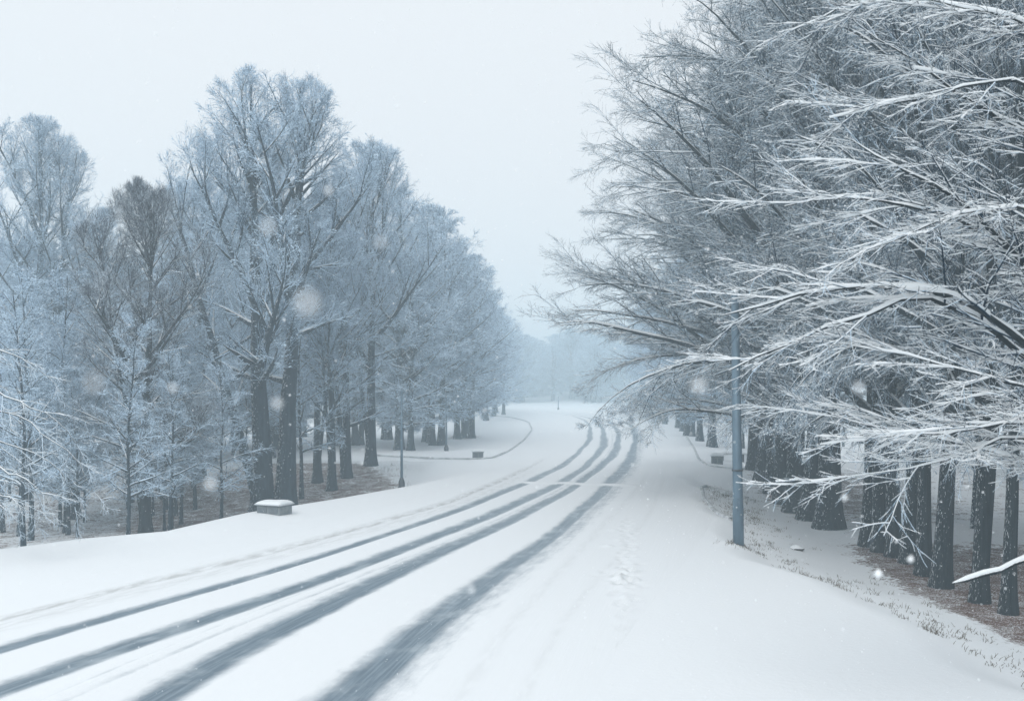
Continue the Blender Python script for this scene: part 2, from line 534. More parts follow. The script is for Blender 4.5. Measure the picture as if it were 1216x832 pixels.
    # sink both rims and both ends of the sheet below the ground snow
    ends = np.maximum(np.maximum(sstep(-5.9, -6.6, U), sstep(6.3, 7.8, U)), np.maximum(sstep(6, 4, Yg), sstep(205, 232, Yg)))
    gz = terrain(X, Yg, False)
    side_z = np.where(U > 0, gz, np.maximum(gz, z))
    bl = np.maximum(sstep(-4.0, -4.9, U), sstep(4.0, 5.4, U))
    z = z * (1 - bl) + (gz + .02 + np.where(near, z - gz - .02, 0) * (np.abs(U) < 6.6)) * bl - np.where(U > 0, .055, .10) * ends
    V = np.stack([X, Yg, z], -1)
    n, m = X.shape
    i, j = np.meshgrid(np.arange(n - 1), np.arange(m - 1), indexing='ij')
    Q = np.stack([i * m + j, i * m + j + 1, (i + 1) * m + j + 1, (i + 1) * m + j], -1).reshape(-1, 4)
    Wu = np.empty_like(U)
    for r_ in range(n):
        o4 = np.array([track_off(k, y[r_]) for k in (1, 2, 3, 4)])
        xp = np.concatenate([[o4[0] - 6], o4, [o4[3] + 8]])
        Wu[r_] = np.interp(u, xp, [-8.1, -2.1, -.7, .7, 2.1, 10.1])
    uv = np.stack([Wu, Yg], -1)
    me = mesh_np("road", V, Q, M_ROAD, True, {"wear": wear, "dirt": dirt, "churn": churn}, uv)
    tag(link("road", me), kind="structure")

build_ground()
build_road()

def build_kerb(pix, w=.15, h=.075, z0=0.0):
    p = np.array([at(u, v, z0) for u, v in pix])
    # smooth the run
    t = np.linspace(0, len(p) - 1, len(p) * 10)
    q = np.stack([np.interp(t, np.arange(len(p)), p[:, k]) for k in (0, 1)], -1)
    for _ in range(3):
        q[1:-1] = .25 * q[:-2] + .5 * q[1:-1] + .25 * q[2:]
    d = nrm(np.gradient(q, axis=0)); nn = np.stack([-d[:, 1], d[:, 0]], -1)
    z = terrain(q[:, 0], q[:, 1], False) + .03
    rs = np.random.RandomState(len(pix))
    hh = h * (0.75 + .5 * np.interp(t, np.arange(0, len(p) + 1, .5), rs.rand(2 * len(p) + 2)))
    prof = [(-.5, -.2), (-.5, .75), (-.3, 1), (.3, 1), (.5, .75), (.5, -.2)]
    V = np.stack([np.concatenate([q + nn * (a * w), (z + b * hh)[:, None]], 1) for a, b in prof], 1)
    n, m = V.shape[:2]
    i, j = np.meshgrid(np.arange(n - 1), np.arange(m - 1), indexing='ij')
    Q = np.stack([i * m + j, (i + 1) * m + j, (i + 1) * m + j + 1, i * m + j + 1], -1).reshape(-1, 4)
    tag(link("kerb", mesh_np("kerb", V, Q, M_KERB)), kind="structure")

build_kerb([(440,541),(500,544),(556,546),(585,544),(604,536),(622,523),(632,512),(628,505),(606,501),(580,499)])
build_kerb([(888,577),(860,574),(838,572),(832,577),(836,590),(846,602),(868,612)], .14, .07)
build_kerb([(900,554),(870,554),(840,553),(830,546),(824,532),(815,519)], .14, .07)

# ------------------------------------------------------------------ growing trees
def tubes(P, R, S, rs=None):
    N, K, _ = P.shape
    T = nrm(np.gradient(P, axis=1))
    ax = nrm(P[:, -1] - P[:, 0])
    ref = np.where(np.abs(ax[:, 2:3]) > .85, np.array([[1., 0, 0]]), np.array([[0, 0, 1.]]))[:, None, :]
    U = nrm(np.cross(T, np.broadcast_to(ref, T.shape)))
    W = np.cross(T, U)
    rot = rs.uniform(0, 6.28, N) if rs is not None else np.zeros(N)
    a = rot[:, None] + np.arange(S)[None] * (2 * np.pi / S)
    ca, sa = np.cos(a)[:, None, :, None], np.sin(a)[:, None, :, None]
    V = P[:, :, None, :] + R[:, :, None, None] * (ca * U[:, :, None, :] + sa * W[:, :, None, :])
    base = (np.arange(N) * K * S)[:, None, None]
    k, j = np.arange(K - 1)[None, :, None], np.arange(S)[None, None, :]
    j2 = (j + 1) % S
    Q = np.stack(np.broadcast_arrays(base + k * S + j, base + k * S + j2, base + (k + 1) * S + j2, base + (k + 1) * S + j), -1)
    return V.reshape(-1, 3), Q.reshape(-1, 4)

def merge(parts):
    vs, qs, n = [], [], 0
    for v, q in parts:
        vs.append(v); qs.append(q + n); n += len(v)
    return np.concatenate(vs), np.concatenate(qs)

def env_dist(P0, D, env):
    "distance along D to the crown outline (an egg: centre, width, height above, height below)"
    c, rx, ru, rd = env
    q = P0 - np.array(c)
    up = (q[:, 2] + D[:, 2] * rx * .5) > 0
    sc = np.stack([np.full(len(q), rx), np.full(len(q), rx), np.where(up, ru, rd)], -1)
    a, b = q / sc, D / sc
    A, B, Cc = (b * b).sum(1), (a * b).sum(1), (a * a).sum(1) - 1
    disc = B * B - A * Cc
    t = np.where(disc > 0, (-B + np.sqrt(np.maximum(disc, 0))) / A, 0)
    return np.where(Cc > 0, .25, np.maximum(t, .25))

def march(P0, D, L, K, trop, wob, rs, zmin=None):
    N = len(P0)
    P = np.zeros((N, K, 3)); P[:, 0] = P0
    d = D.copy(); step = (L / (K - 1))[:, None]
    for k in range(1, K):
        d = d + rs.normal(0, wob, (N, 3))
        d[:, 2] += trop if np.isscalar(trop) else trop[:, k]
        d = nrm(d)
        if zmin is not None:
            low = P[:, k - 1, 2] < zmin
            d[low, 2] = np.abs(d[low, 2]) * .3
        P[:, k] = P[:, k - 1] + d * step
    return P

def sprout(P, R, n, t0, t1, ang, asd, frac, K, trop, wob, rr, rmin, rmax, flat, rs, base=0.0, shrink=.6, zmin=None, env=None):
    N, KP, _ = P.shape
    t = t0 + (t1 - t0) * (np.arange(n)[None] + rs.rand(N, n)) / n
    x = t * (KP - 1); i = np.minimum(x.astype(int), KP - 2); f = (x - i)[..., None]
    n_ = np.arange(N)[:, None]
    P0 = P[n_, i] * (1 - f) + P[n_, i + 1] * f
    Rp = R[n_, i] * (1 - f[..., 0]) + R[n_, i + 1] * f[..., 0]
    T = nrm(P[n_, i + 1] - P[n_, i])
    plen = np.linalg.norm(np.diff(P, axis=1), axis=2).sum(1)
    h = np.cross(T, np.array([0, 0, 1.])); hl = np.linalg.norm(h, axis=-1, keepdims=True)
    rnd = nrm(rs.normal(0, 1, h.shape)); rnd = nrm(np.cross(T, rnd))
    h = np.where(hl > .2, h / np.maximum(hl, 1e-6), rnd)
    b = np.cross(h, T)
    sg = np.where((np.arange(n)[None] + rs.randint(0, 2, (N, 1))) % 2, 1., -1.)
    phi = rs.normal(0, 1, (N, n)) * (1 - flat) * 1.6
    perp = (np.cos(phi) * sg)[..., None] * h + np.sin(phi)[..., None] * b
    a = np.radians(ang) + rs.normal(0, np.radians(asd), (N, n))
    D = np.cos(a)[..., None] * T + np.sin(a)[..., None] * perp
    L = (base + frac * plen[:, None]) * (1 - shrink * t) * rs.uniform(.65, 1.25, (N, n))
    r0 = np.clip(Rp * rr, rmin, rmax)
    if env is not None:
        L = np.minimum(L.ravel(), env_dist(P0.reshape(-1, 3), nrm(D).reshape(-1, 3), env) * rs.uniform(.8, 1.12, N * n)).reshape(N, n)
    Pn = march(P0.reshape(-1, 3), nrm(D).reshape(-1, 3), L.ravel(), K, trop, wob, rs, zmin)
    tp = np.linspace(1, .42, K)[None]
    return Pn, np.maximum(r0.reshape(-1, 1) * tp, rmin * .7)

def snow_ridge(P, R, S, rs, lift=.75, wide=1.05, add=.008, sag=.55):
    "settled snow lying along the top of branches"
    T = nrm(np.gradient(P, axis=1))
    flatn = np.clip(1.15 - np.abs(T[..., 2]) * 1.25, 0, 1)
    lump = np.clip(rs.normal(.85, .38, R.shape), .12, 1.5)
    r = (np.minimum(R, .035) * wide + .18 * R + add) * lump * flatn
    keep = flatn.mean(1) > .25
    Q = P.copy(); Q[..., 2] += R * lift + r * sag * .6
    return tubes(Q[keep], np.maximum(r[keep], .001), S, rs)

def snow_clumps(P, R, share, rs, r0=.018, r1=.042):
    "lumps of snow caught in the twigs"
    N, K, _ = P.shape
    n = int(N * share)
    a = rs.randint(0, N, n); k = rs.randint(0, K - 1, n); f = rs.rand(n)[:, None]
    A, B = P[a, k], P[a, k + 1]
    c = A * (1 - f) + B * f
    d = nrm(B - A); d[:, 2] *= .5
    r = r0 + (r1 - r0) * rs.rand(n) ** 2.2
    c[:, 2] += r * .45
    ln = (r * rs.uniform(1.0, 2.6, n))[:, None]
    Q = np.stack([c - d * ln, c, c + d * ln], 1)
    return tubes(Q, r[:, None] * np.array([[.25, 1, .25]]) * rs.uniform(.7, 1.2, (n, 3)), 4, rs)

def resample(pts, K):
    p = np.array(pts, float)
    s = np.r_[0, np.cumsum(np.linalg.norm(np.diff(p, axis=0), axis=1))]
    t = np.linspace(0, s[-1], K)
    q = np.stack([np.interp(t, s, p[:, k]) for k in range(3)], -1)
    for _ in range(2):
        q[1:-1] = .25 * q[:-2] + .5 * q[1:-1] + .25 * q[2:]
    return q

def stem(x, y, H, lean, r0, rs, K=26, wob=.10, z0=-.35):
    z = np.linspace(0, 1, K) ** 1.5
    w = np.cumsum(rs.normal(0, wob, (K, 2)), 0) * .5
    P = np.stack([x + lean[0] * z * H + w[:, 0] * z, y + lean[1] * z * H + w[:, 1] * z, z0 + z * (H - z0)], -1)
    hz = np.maximum(P[:, 2], 0)
    R = r0 * (1 - .93 * z ** .85) * (1 + .42 * np.exp(-hz / .40) + .12 * np.exp(-hz / 1.6)) + .008
    return P, R

def limbs_on(stems, n, t0, t1, a_low, a_top, lenf, K, trop, wob, rs, rk=.40, bias=None, z_floor=None, env=None, fill=False):
    PP, RR = [], []
    for (P, R) in stems:
        KP = len(P)
        t = t0 + (t1 - t0) * (np.arange(n) + rs.rand(n)) / n
        sa = np.r_[0, np.cumsum(np.linalg.norm(np.diff(P, axis=0), axis=1))]
        x = np.interp(t, sa / sa[-1], np.arange(KP)); i = np.minimum(x.astype(int), KP - 2); f = (x - i)[:, None]
        P0 = P[i] * (1 - f) + P[i + 1] * f
        Rp = R[i] * (1 - f[:, 0]) + R[i + 1] * f[:, 0]
        az = np.arange(n) * 2.39996 + rs.uniform(0, 6.28) + rs.normal(0, .35, n)
        hd = np.stack([np.cos(az), np.sin(az)], -1)
        el = np.radians(a_low + (a_top - a_low) * ((t - t0) / (t1 - t0)) ** .9) + rs.normal(0, .12, n)
        D = np.stack([np.sin(el) * hd[:, 0], np.sin(el) * hd[:, 1], np.cos(el)], -1)
        L = lenf(t) * rs.uniform(.75, 1.2, n) if lenf else np.zeros(n)
        if bias is not None:
            L = L * (1 + bias[2] * (hd[:, 0] * bias[0] + hd[:, 1] * bias[1]))
        if env is not None:
            e = env_dist(P0, D, env) * rs.uniform(.74, .95, n)
            L = e * rs.uniform(.92, 1.16, n) if fill else np.minimum(L, e)
        q = march(P0, D, L, K, trop, wob, rs, z_floor)
        r0 = np.minimum(Rp * .72, rk * Rp + .012 * L)
        PP.append(q); RR.append(r0[:, None] * np.linspace(1, .07, K)[None] + .005)
    return np.concatenate(PP), np.concatenate(RR)

def make_tree(name, stems, limb, l2, l3, l4, bark, twig, rs, S=(12, 6, 4, 3, 3), snow=0, thick=1.0, env=None, clumps=0.0, cr_=(.018, .042)):
    """thing > trunk, crown."""
    P1, R1 = limb
    tr = [tubes(P[None], R[None], S[0], rs) for P, R in stems]
    tr.append(tubes(P1, R1, S[1], rs))
    root = empty(name, (0, 0, 0))
    link("trunk", mesh_np("trunk", *merge(tr), bark, True), root)
    P2, R2 = sprout(P1, R1, rs=rs, env=env, **l2)
    P3, R3 = sprout(P2, R2, rs=rs, env=env, **l3)
    P4, R4 = sprout(P3, R3, rs=rs, env=env, **l4)
    cr = [tubes(P2, R2, S[2], rs), tubes(P3, R3, S[3], rs), tubes(P4, R4, S[4], rs)]
    if snow:
        sn = [snow_ridge(P1, R1, 6, rs, wide=1.05 * thick, add=.008 * thick), snow_ridge(P2, R2, 5, rs, wide=1.05 * thick, add=.008 * thick)]
        if snow > 1:
            sn.append(snow_ridge(P3, R3, 4, rs, wide=1.05 * thick, add=.005 * thick))
        if snow > 2:
            sn.append(snow_ridge(P4, R4, 3, rs, add=.003))
        if clumps:
            sn.append(snow_clumps(P4, R4, clumps, rs, *cr_))
            sn.append(snow_clumps(P3, R3, clumps * 2, rs, *cr_))
        nq = sum(len(q) for _, q in cr)
        cr += sn
    me = mesh_np("crown", *merge(cr), twig, False)
    if snow:                                                  # snow lying on the branches: second slot, smooth
        me.materials.append(M_SHADESNOW if twig is M_SHADERIME else M_SNOW)
        mi = np.zeros(len(me.polygons), np.int32); mi[nq:] = 1
        me.polygons.foreach_set("material_index", mi)
        me.polygons.foreach_set("use_smooth", mi.astype(bool))
    link("crown", me, root)
    return root

def L(n, t0, t1, ang, asd, frac, K, trop, wob, rr, rmin, rmax, flat, base=0.0, shrink=.6, zmin=None):
    return dict(n=n, t0=t0, t1=t1, ang=ang, asd=asd, frac=frac, K=K, trop=trop, wob=wob, rr=rr, rmin=rmin, rmax=rmax,
                flat=flat, base=base, shrink=shrink, zmin=zmin)

PROTO = {}
def spread_tree(seed, H, r0, reach, fork=None):
    "broad roadside tree: long level limbs to the ground edge, reaching towards -x"
    rs = np.random.RandomState(seed)
    st = [stem(0, 0, H, (rs.normal(0, .02), rs.normal(0, .02)), r0, rs)]
    if fork:
        P, R = stem(0, 0, H * .9, fork, r0 * .75, rs); st.append((P, R))
    lenf = lambda t: reach * np.interp(t, [.10, .2, .33, .48, .62, .8, .97], [.80, 1.15, 1.50, 1.50, 1.20, .72, .36])
    n = 38 if len(st) == 1 else 24
    env = ((-1.2, 0, .49 * H), reach * 1.56, .50 * H, .40 * H)
    arch = np.linspace(.030, -.085, 14)[None, :]
    lb = limbs_on(st, n, .185, .98, 68, 26, lenf, 14, arch, .050, rs, rk=.25, bias=(-1, 0, .50), z_floor=2.8, env=env)
    tip = lb[0][:, -1]
    low = (tip[:, 0] < -6.5) & (tip[:, 2] < 7.2)                # low outer boughs are thin and hang down
    q = np.linspace(0, 1, lb[0].shape[1]) ** 2
    lb[0][low, :, 2] -= 1.3 * q[None]
    lb[0][low, :, 0] += 1.2 * q[None]
    lb[1][low] *= np.linspace(.75, .35, len(q))[None]
    return make_tree("bare_tree", st, lb,
        L(16, .12, 1, 33, 10, .27, 8, -.010, .05, .48, .006, .028, .52, .5, .45, 2.5),
        L(11, .08, 1, 36, 12, .34, 5, -.006, .065, .6, .005, .012, .56, .22, .4, 2.3),
        L(8, .08, 1, 36, 14, .36, 3, -.005, .09, .7, .0036, .0068, .5, .14, .3),
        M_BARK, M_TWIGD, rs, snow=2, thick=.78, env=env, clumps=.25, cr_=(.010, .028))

def vase_tree(seed, H, r0, stems, spread, mats, lead=6, fan=(34, 14), llen=.52, low=12, lt=(.30, .80), clear=.13, rx=4.5):
    "trunks that split into rising leaders, rounded fan of fine twigs on top, level sprays below"
    rs = np.random.RandomState(seed)
    st = [stem(x, y, H * h, ln, r0 * k, rs) for (x, y, h, ln, k) in stems]
    main = [q for q, c in zip(st, stems) if c[4] > .6]
    env = ((0, 0, .58 * H), rx, .43 * H, .50 * H)
    LP, LR = limbs_on(main, lead, lt[0], lt[1], fan[0], fan[1], None, 14, .012, .040, rs, rk=.50, env=env, fill=True)
    leaders = [(LP[i], LR[i]) for i in range(len(LP))]
    up = lambda t: spread * .75 * (1.0 - .25 * t)
    UP, UR = limbs_on(leaders, 10, .15, .98, 42, 26, up, 9, .02, .04, rs, rk=.42, z_floor=1.2, env=env)
    sl = lambda t: spread * (1.15 - .30 * t)
    SP, SR = limbs_on(st, low + 8, clear, .97, 82, 24, sl, 9, .015, .05, rs, z_floor=max(1.2, clear * H * .8), env=env)
    if clear > .2:
        keep = ~((np.hypot(SP[:, -1, 0], SP[:, -1, 1]) > 1.8) & (SP[:, -1, 2] < 5.6))
        SP, SR = SP[keep], SR[keep]
    lb = (np.concatenate([UP, SP]), np.concatenate([UR, SR]))
    return make_tree("bare_tree", st + leaders, lb,
        L(9, .10, 1, 30, 9, .36, 6, .02, .04, .52, .007, .030, .25, .35, .45, .8),
        L(7, .10, 1, 32, 10, .42, 4, .015, .045, .6, .005, .010, .25, .2, .4),
        L(5, .08, 1, 32, 12, .42, 3, .015, .06, .7, .0036, .0062, .25, .14, .3),
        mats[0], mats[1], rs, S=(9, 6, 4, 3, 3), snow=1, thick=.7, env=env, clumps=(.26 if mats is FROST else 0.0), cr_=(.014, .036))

def far_tree(seed, H, r0, spread):
    rs = np.random.RandomState(seed)
    st = [stem(0, 0, H, (rs.normal(0, .03), 0), r0, rs)]
    if seed % 2:
        st.append(stem(.7, .2, H * .92, (.06, 0), r0 * .8, rs))
    lenf = lambda t: spread * (0.85 + .35 * np.sin(np.clip((t - .1) / .7, 0, 1) * np.pi)) * (1 - .55 * np.clip((t - .7) / .3, 0, 1))
    env = ((.2, 0, .52 * H), spread * 1.05, .48 * H, .46 * H)
    lb = limbs_on(st, 40 if len(st) == 1 else 26, .13, .97, 82, 25, lenf, 7, .02, .06, rs, z_floor=1.5, env=env)
    return make_tree("bare_tree", st, lb,
        L(9, .15, 1, 42, 10, .32, 5, .01, .08, .55, .010, .04, .40, .5, .45),
        L(7, .10, 1, 38, 12, .40, 4, .01, .06, .6, .008, .016, .40, .25, .4),
        L(6, .10, 1, 38, 14, .45, 3, .01, .08, .7, .0065, .010, .4, .2, .3),
        M_BARKF, M_SHADERIME, rs, S=(8, 5, 3, 3, 3), snow=1, thick=.7, env=env, clumps=.36, cr_=(.02, .05))

def sapling(seed, H, r0):
    rs = np.random.RandomState(seed)
    st = [stem(0, 0, H, (rs.normal(0, .04), rs.normal(0, .04)), r0, rs, K=14, wob=.12)]
    lenf = lambda t: H * .24 * (1.15 - .8 * t)
    lb = limbs_on(st, 26, .22, .97, 72, 35, lenf, 6, .0, .09, rs, z_floor=.8)
    return make_tree("sapling", st, lb,
        L(7, .15, 1, 45, 12, .40, 5, .0, .09, .6, .006, .02, .5, .15, .4),
        L(6, .10, 1, 45, 12, .45, 4, .0, .10, .7, .005, .010, .5, .12, .4),
        L(4, .10, 1, 45, 14, .50, 3, .0, .10, .8, .004, .007, .5, .08, .3),
        M_BARKF, M_SHADERIME, rs, S=(7, 4, 3, 3, 3), snow=1, thick=.6, clumps=.25, cr_=(.010, .024))

FROST = (M_BARKF, M_SHADERIME)
BROWN = (M_BARK, M_TWIGB)
builders = {
    'R0': lambda: spread_tree(11, 21, .40, 6.4),
    'R1': lambda: spread_tree(12, 19, .36, 5.8),
    'R2': lambda: spread_tree(13, 20, .36, 6.0, fork=(.10, .03)),
    'TWIN': lambda: vase_tree(21, 17.8, .47, [(-.40, 0, .97, (-.035, 0), 1), (.42, .1, 1, (.03, .01), .95), (-.4, 0, .74, (-.25, 0), .55)], 3.2, FROST, lead=6, fan=(42, 14), clear=.24, rx=5.2),
    'VASE': lambda: vase_tree(22, 18, .34, [(0, 0, 1, (.0, 0), 1), (.1, .1, .93, (.13, 0), .7)], 3.2, FROST, lead=6, fan=(40, 16), rx=4.4),
    'OVAL': lambda: vase_tree(23, 15, .30, [(0, 0, 1, (.02, 0), 1), (0.1, 0, .8, (-.16, 0), .5)], 3.4, FROST, lead=7, fan=(50, 18), lt=(.24, .85), clear=.22, rx=4.4),
    'BROWN': lambda: vase_tree(24, 13.6, .22, [(0, 0, 1, (.0, 0), 1), (0, 0, .85, (-.12, 0), .55)], 2.9, BROWN, lead=8, fan=(54, 16), lt=(.20, .85), rx=3.4),
    'F0': lambda: far_tree(31, 17, .29, 4.8),
    'F1': lambda: far_tree(32, 16, .27, 4.6),
    'S0': lambda: sapling(41, 9.0, .085),
    'S1': lambda: sapling(42, 7.0, .065),
}
used = {}
BASE_H = {'R0': 21, 'R1': 19, 'R2': 20, 'TWIN': 17.8, 'VASE': 18, 'OVAL': 15, 'BROWN': 13.6, 'F0': 17, 'F1': 16, 'S0': 9, 'S1': 7}
def plant(kind, x, y, H, rz, label, group=None, cat="tree", wide=1.0):
    if kind not in used:
        used[kind] = o = builders[kind]()
    else:
        o = copy_tree(used[kind])
        for k in ("label", "group"):
            if k in o: del o[k]
    o.location = (x, y, float(terrain(x, y)))
    o.rotation_euler = (0, 0, rz)
    s = H / BASE_H[kind]
    o.scale = (s * wide, s * wide, s)
    return tag(o, label, cat, group)

rnd = random.Random(5)
# --- right-hand row, front to back
def R(u, d): return ((u - 608) / FPX * d, d)
row = [
 ('R1', 1197, 21.6, 18, .10, "nearest slim dark trunk at the right edge of the roadside row", 0.45),
 ('R2', 1163, 22.8, 20, -.05, "forked dark trunk splitting low, behind the bare snow-covered branch tip", 0.50),
 ('R0', 1117, 24.6, 21, .2, "thick dark straight trunk with snow on its left side, left of the forked one", 0.55),
 ('R1', 1097, 26.2, 20, -.25, "slim dark trunk tucked close behind the thick straight roadside trunk", 0.50),
 ('R0', 1079, 28.0, 21, .35, "middle dark trunk of the close-set group standing in brown leaves", 0.55),
 ('R1', 1062, 29.0, 21, -.4, "dark trunk third from the left in the close-set leaf-littered group", 0.55),
 ('R2', 1046, 29.9, 21, .5, "dark trunk second from the left in the close-set leaf-littered group", 0.60),
 ('R1', 1033, 31.0, 20, -.15, "leftmost dark trunk of the close-set group, beside the snowy gap", 0.70),
 ('R0', 984, 35.2, 21.5, .05, "broad trunk with flared roots just left of the snowy gap in the row", 1.05),
 ('R0', 962, 37.5, 21, -.3, "second dark trunk behind the flared one in the receding row", 1.0),
 ('R1', 944, 40.0, 20, .3, "third dark trunk behind the flared one in the receding row", 1.05),
 ('R2', 930, 43.0, 20, -.2, "fourth dark trunk behind the flared one in the receding row", 1.0),
 ('R0', 918, 46.5, 20, .45, "fifth dark trunk behind the flared one, deep in the receding row", 1.0),
 ('R1', 906, 50.5, 19, -.45, "sixth dark trunk behind the flared one, close to the side path", 1.05),
 ('R0', 895, 55.0, 19, .15, "last dark trunk before the white side path on the right", 1.0),
]
for kd, u, d, H, rz, lab, wd in row:
    x, y = R(u, d)
    o = plant(kd, x, y, H, rz, lab, "dark trunks of the right-hand row", wide=wd)
    o.rotation_euler = (rad(rnd.uniform(-1.5, 1.5)), rad(rnd.uniform(-2.2, 2.2)), rz)
for k in range(11):                                           # beyond the side path
    d = 66 + k * 9.5
    plant(rnd.choice(['F0', 'F1']), 15.2 + k * .62 + rnd.uniform(-1, 1), d, rnd.uniform(15, 18.5), rnd.uniform(0, 6.28),
          "hazy snow-laden tree in the row beyond the right side path", "hazy trees beyond the right side path")
inner = 0
for k in range(20):                                           # deeper wood behind the row
    y = 20 + k * 2.6
    x = .72 * y * .55 + 9.5 + rnd.uniform(-1.5, 5.5)
    plant(rnd.choice(['F0', 'F1', 'R1', 'F1']), max(x, 13.5 + .05 * y), y, rnd.uniform(16, 20), rnd.uniform(-.5, .5),
          "dim tree in the crowded wood behind the right-hand roadside row", "trees in the wood behind the right row")
for k in range(16):
    y = 32 + k * 3.4
    plant(rnd.choice(['S0', 'S1']), rnd.uniform(13.5, .47 * y + 3), y, rnd.uniform(7, 10), rnd.uniform(0, 6.28),
          "thin bare sapling in the dim wood behind the right-hand row", "saplings behind the right row", "sapling")

# --- left wood
big_left = [
 ('TWIN', 325, 42.5, 18.7, .0, "tall twin-trunked tree standing behind the snow-capped grit box", 1.0),
 ('BROWN', 173, 37.5, 12.9, .3, "brown-tinted upright tree with dark straight trunk in front of the paler left trees", 1.0),
 ('VASE', 42, 56, 19.4, .6, "tall pale many-stemmed tree at the far left edge", .95),
 ('VASE', 118, 62, 15.5, 2.2, "pale faint tree showing between the far left tree and the brown one", .8),
 ('OVAL', 440, 56, 17.9, .2, "tree leaning slightly right beside the left lamp post, last on the leafy island", .85),
 ('OVAL', 394, 49, 13.0, 1.3, "stout dark trunk on the leafy island, second left of the leaning tree", .85),
 ('VASE', 412, 52, 16.0, 2.9, "slim forked trunk on the leafy island just left of the leaning tree", .8),
 ('OVAL', 377, 51, 14.0, 4.0, "dark trunk on the leafy island midway between twin-trunked and leaning trees", .8),
 ('S0', 358, 47, 10.0, 1.0, "slender trunk right beside the twin-trunked tree", 1.0),
 ('OVAL', 238, 52, 15.5, 5.0, "dense frosted tree between the brown tree and the twin-trunked tree", .9),
 ('OVAL', 90, 44, 9.0, 2.2, "low wide frosted tree left of the brown tree", 1.1),
 ('S0', 152, 33.5, 7.4, 2.0, "thin dark sapling standing just left of the brown tree's trunk", 1.0),
 ('S0', 202, 35.5, 6.5, 4.2, "frosted sapling standing just right of the brown tree's trunk", 1.1),
 ('S0', 28, 32, 8.5, 5.1, "dark-stemmed sapling behind the arching snowy shrub", 1.0),
 ('S1', 262, 38, 6.0, .4, "low frosted sapling at the bank between brown tree and grit box", 1.2),
]
for kd, u, d, H, rz, lab, wd in big_left:
    x, y = R(u, d)
    plant(kd, x, y, H, rz, lab, None, "sapling" if kd[0] == 'S' else "tree", wd)
clump = [('F0', 474, 71, 18.5, "tall pale tree just right of the left lamp post, behind the side road"),
         ('F1', 512, 82, 19.5, "tallest hazy tree of the clump across the left side road"),
         ('F1', 505, 84, 14.6, "leftmost hazy trunk of the clump across the left side road"),
         ('F0', 524, 78, 17.2, "thick double trunk of the hazy clump across the left side road"),
         ('F1', 543, 88, 17.0, "third hazy trunk of the clump across the left side road"),
         ('F0', 560, 90, 16.5, "rightmost forked trunk of the hazy clump, behind the brown leaf patch")]
for kd, u, d, H, lab in clump:
    x, y = R(u, d)
    plant(kd, x, y, H, rnd.uniform(0, 6.28), lab, "hazy clump across the left side road")
for k in range(16):                                           # row fading along the left of the bend
    d = 98 + k * 8.5
    u = 556 + 62 * (1 - math.exp(-k / 5.0)) - rnd.uniform(0, 34)
    x, y = R(u, d)
    x = min(x, float(xc(y)) - 9.5)
    plant(rnd.choice(['F0', 'F1']), x, y, rnd.uniform(14.0, 17.5), rnd.uniform(0, 6.28),
          "fading snow-dusted tree in the hazy row left of the road bend", "hazy row left of the road bend")
for k in range(26):                                           # wood behind, left
    d = rnd.uniform(56, 92)
    u = rnd.uniform(-40, 520)
    x, y = R(u, d)
    if 57 < d < 68: d += 12; x, y = R(u, d)
    top = float(np.interp(u, [-40, 60, 160, 300, 400, 450, 520], [290, 300, 340, 240, 270, 300, 320]))
    plant(rnd.choice(['F0', 'F1']), x, y, min(19, max(9, (560 - top) / FPX * d * rnd.uniform(.8, 1.0))), rnd.uniform(0, 6.28),
          "pale frosted tree in the hazy depth of the left wood", "frosted trees deep in the left wood")
for k in range(84):
    d = rnd.uniform(36, 66)
    u = rnd.uniform(-20, 262) if k % 4 else rnd.uniform(220, 330)
    if u > 235: d = 50 + d / 4
    x, y = R(u, d)
    plant(rnd.choice(['S0', 'S1']), x, y, rnd.uniform(5.5, 10.5), rnd.uniform(0, 6.28),
          "thin bare sapling crowded among others under the left wood", "thin saplings in the left wood", "sapling")
for k in range(84):                                           # faint wood closing the view
    a = rad(rnd.uniform(-12, 14) if k < 50 else rnd.uniform(-1, 6)); d = rnd.uniform(262, 340)
    plant(rnd.choice(['F0', 'F1']), d * math.sin(a), d, rnd.uniform(14, 20), rnd.uniform(0, 6.28),
          "barely visible tree of the faint wood closing the end of the road", "faint far wood at the road's end", wide=1.5)

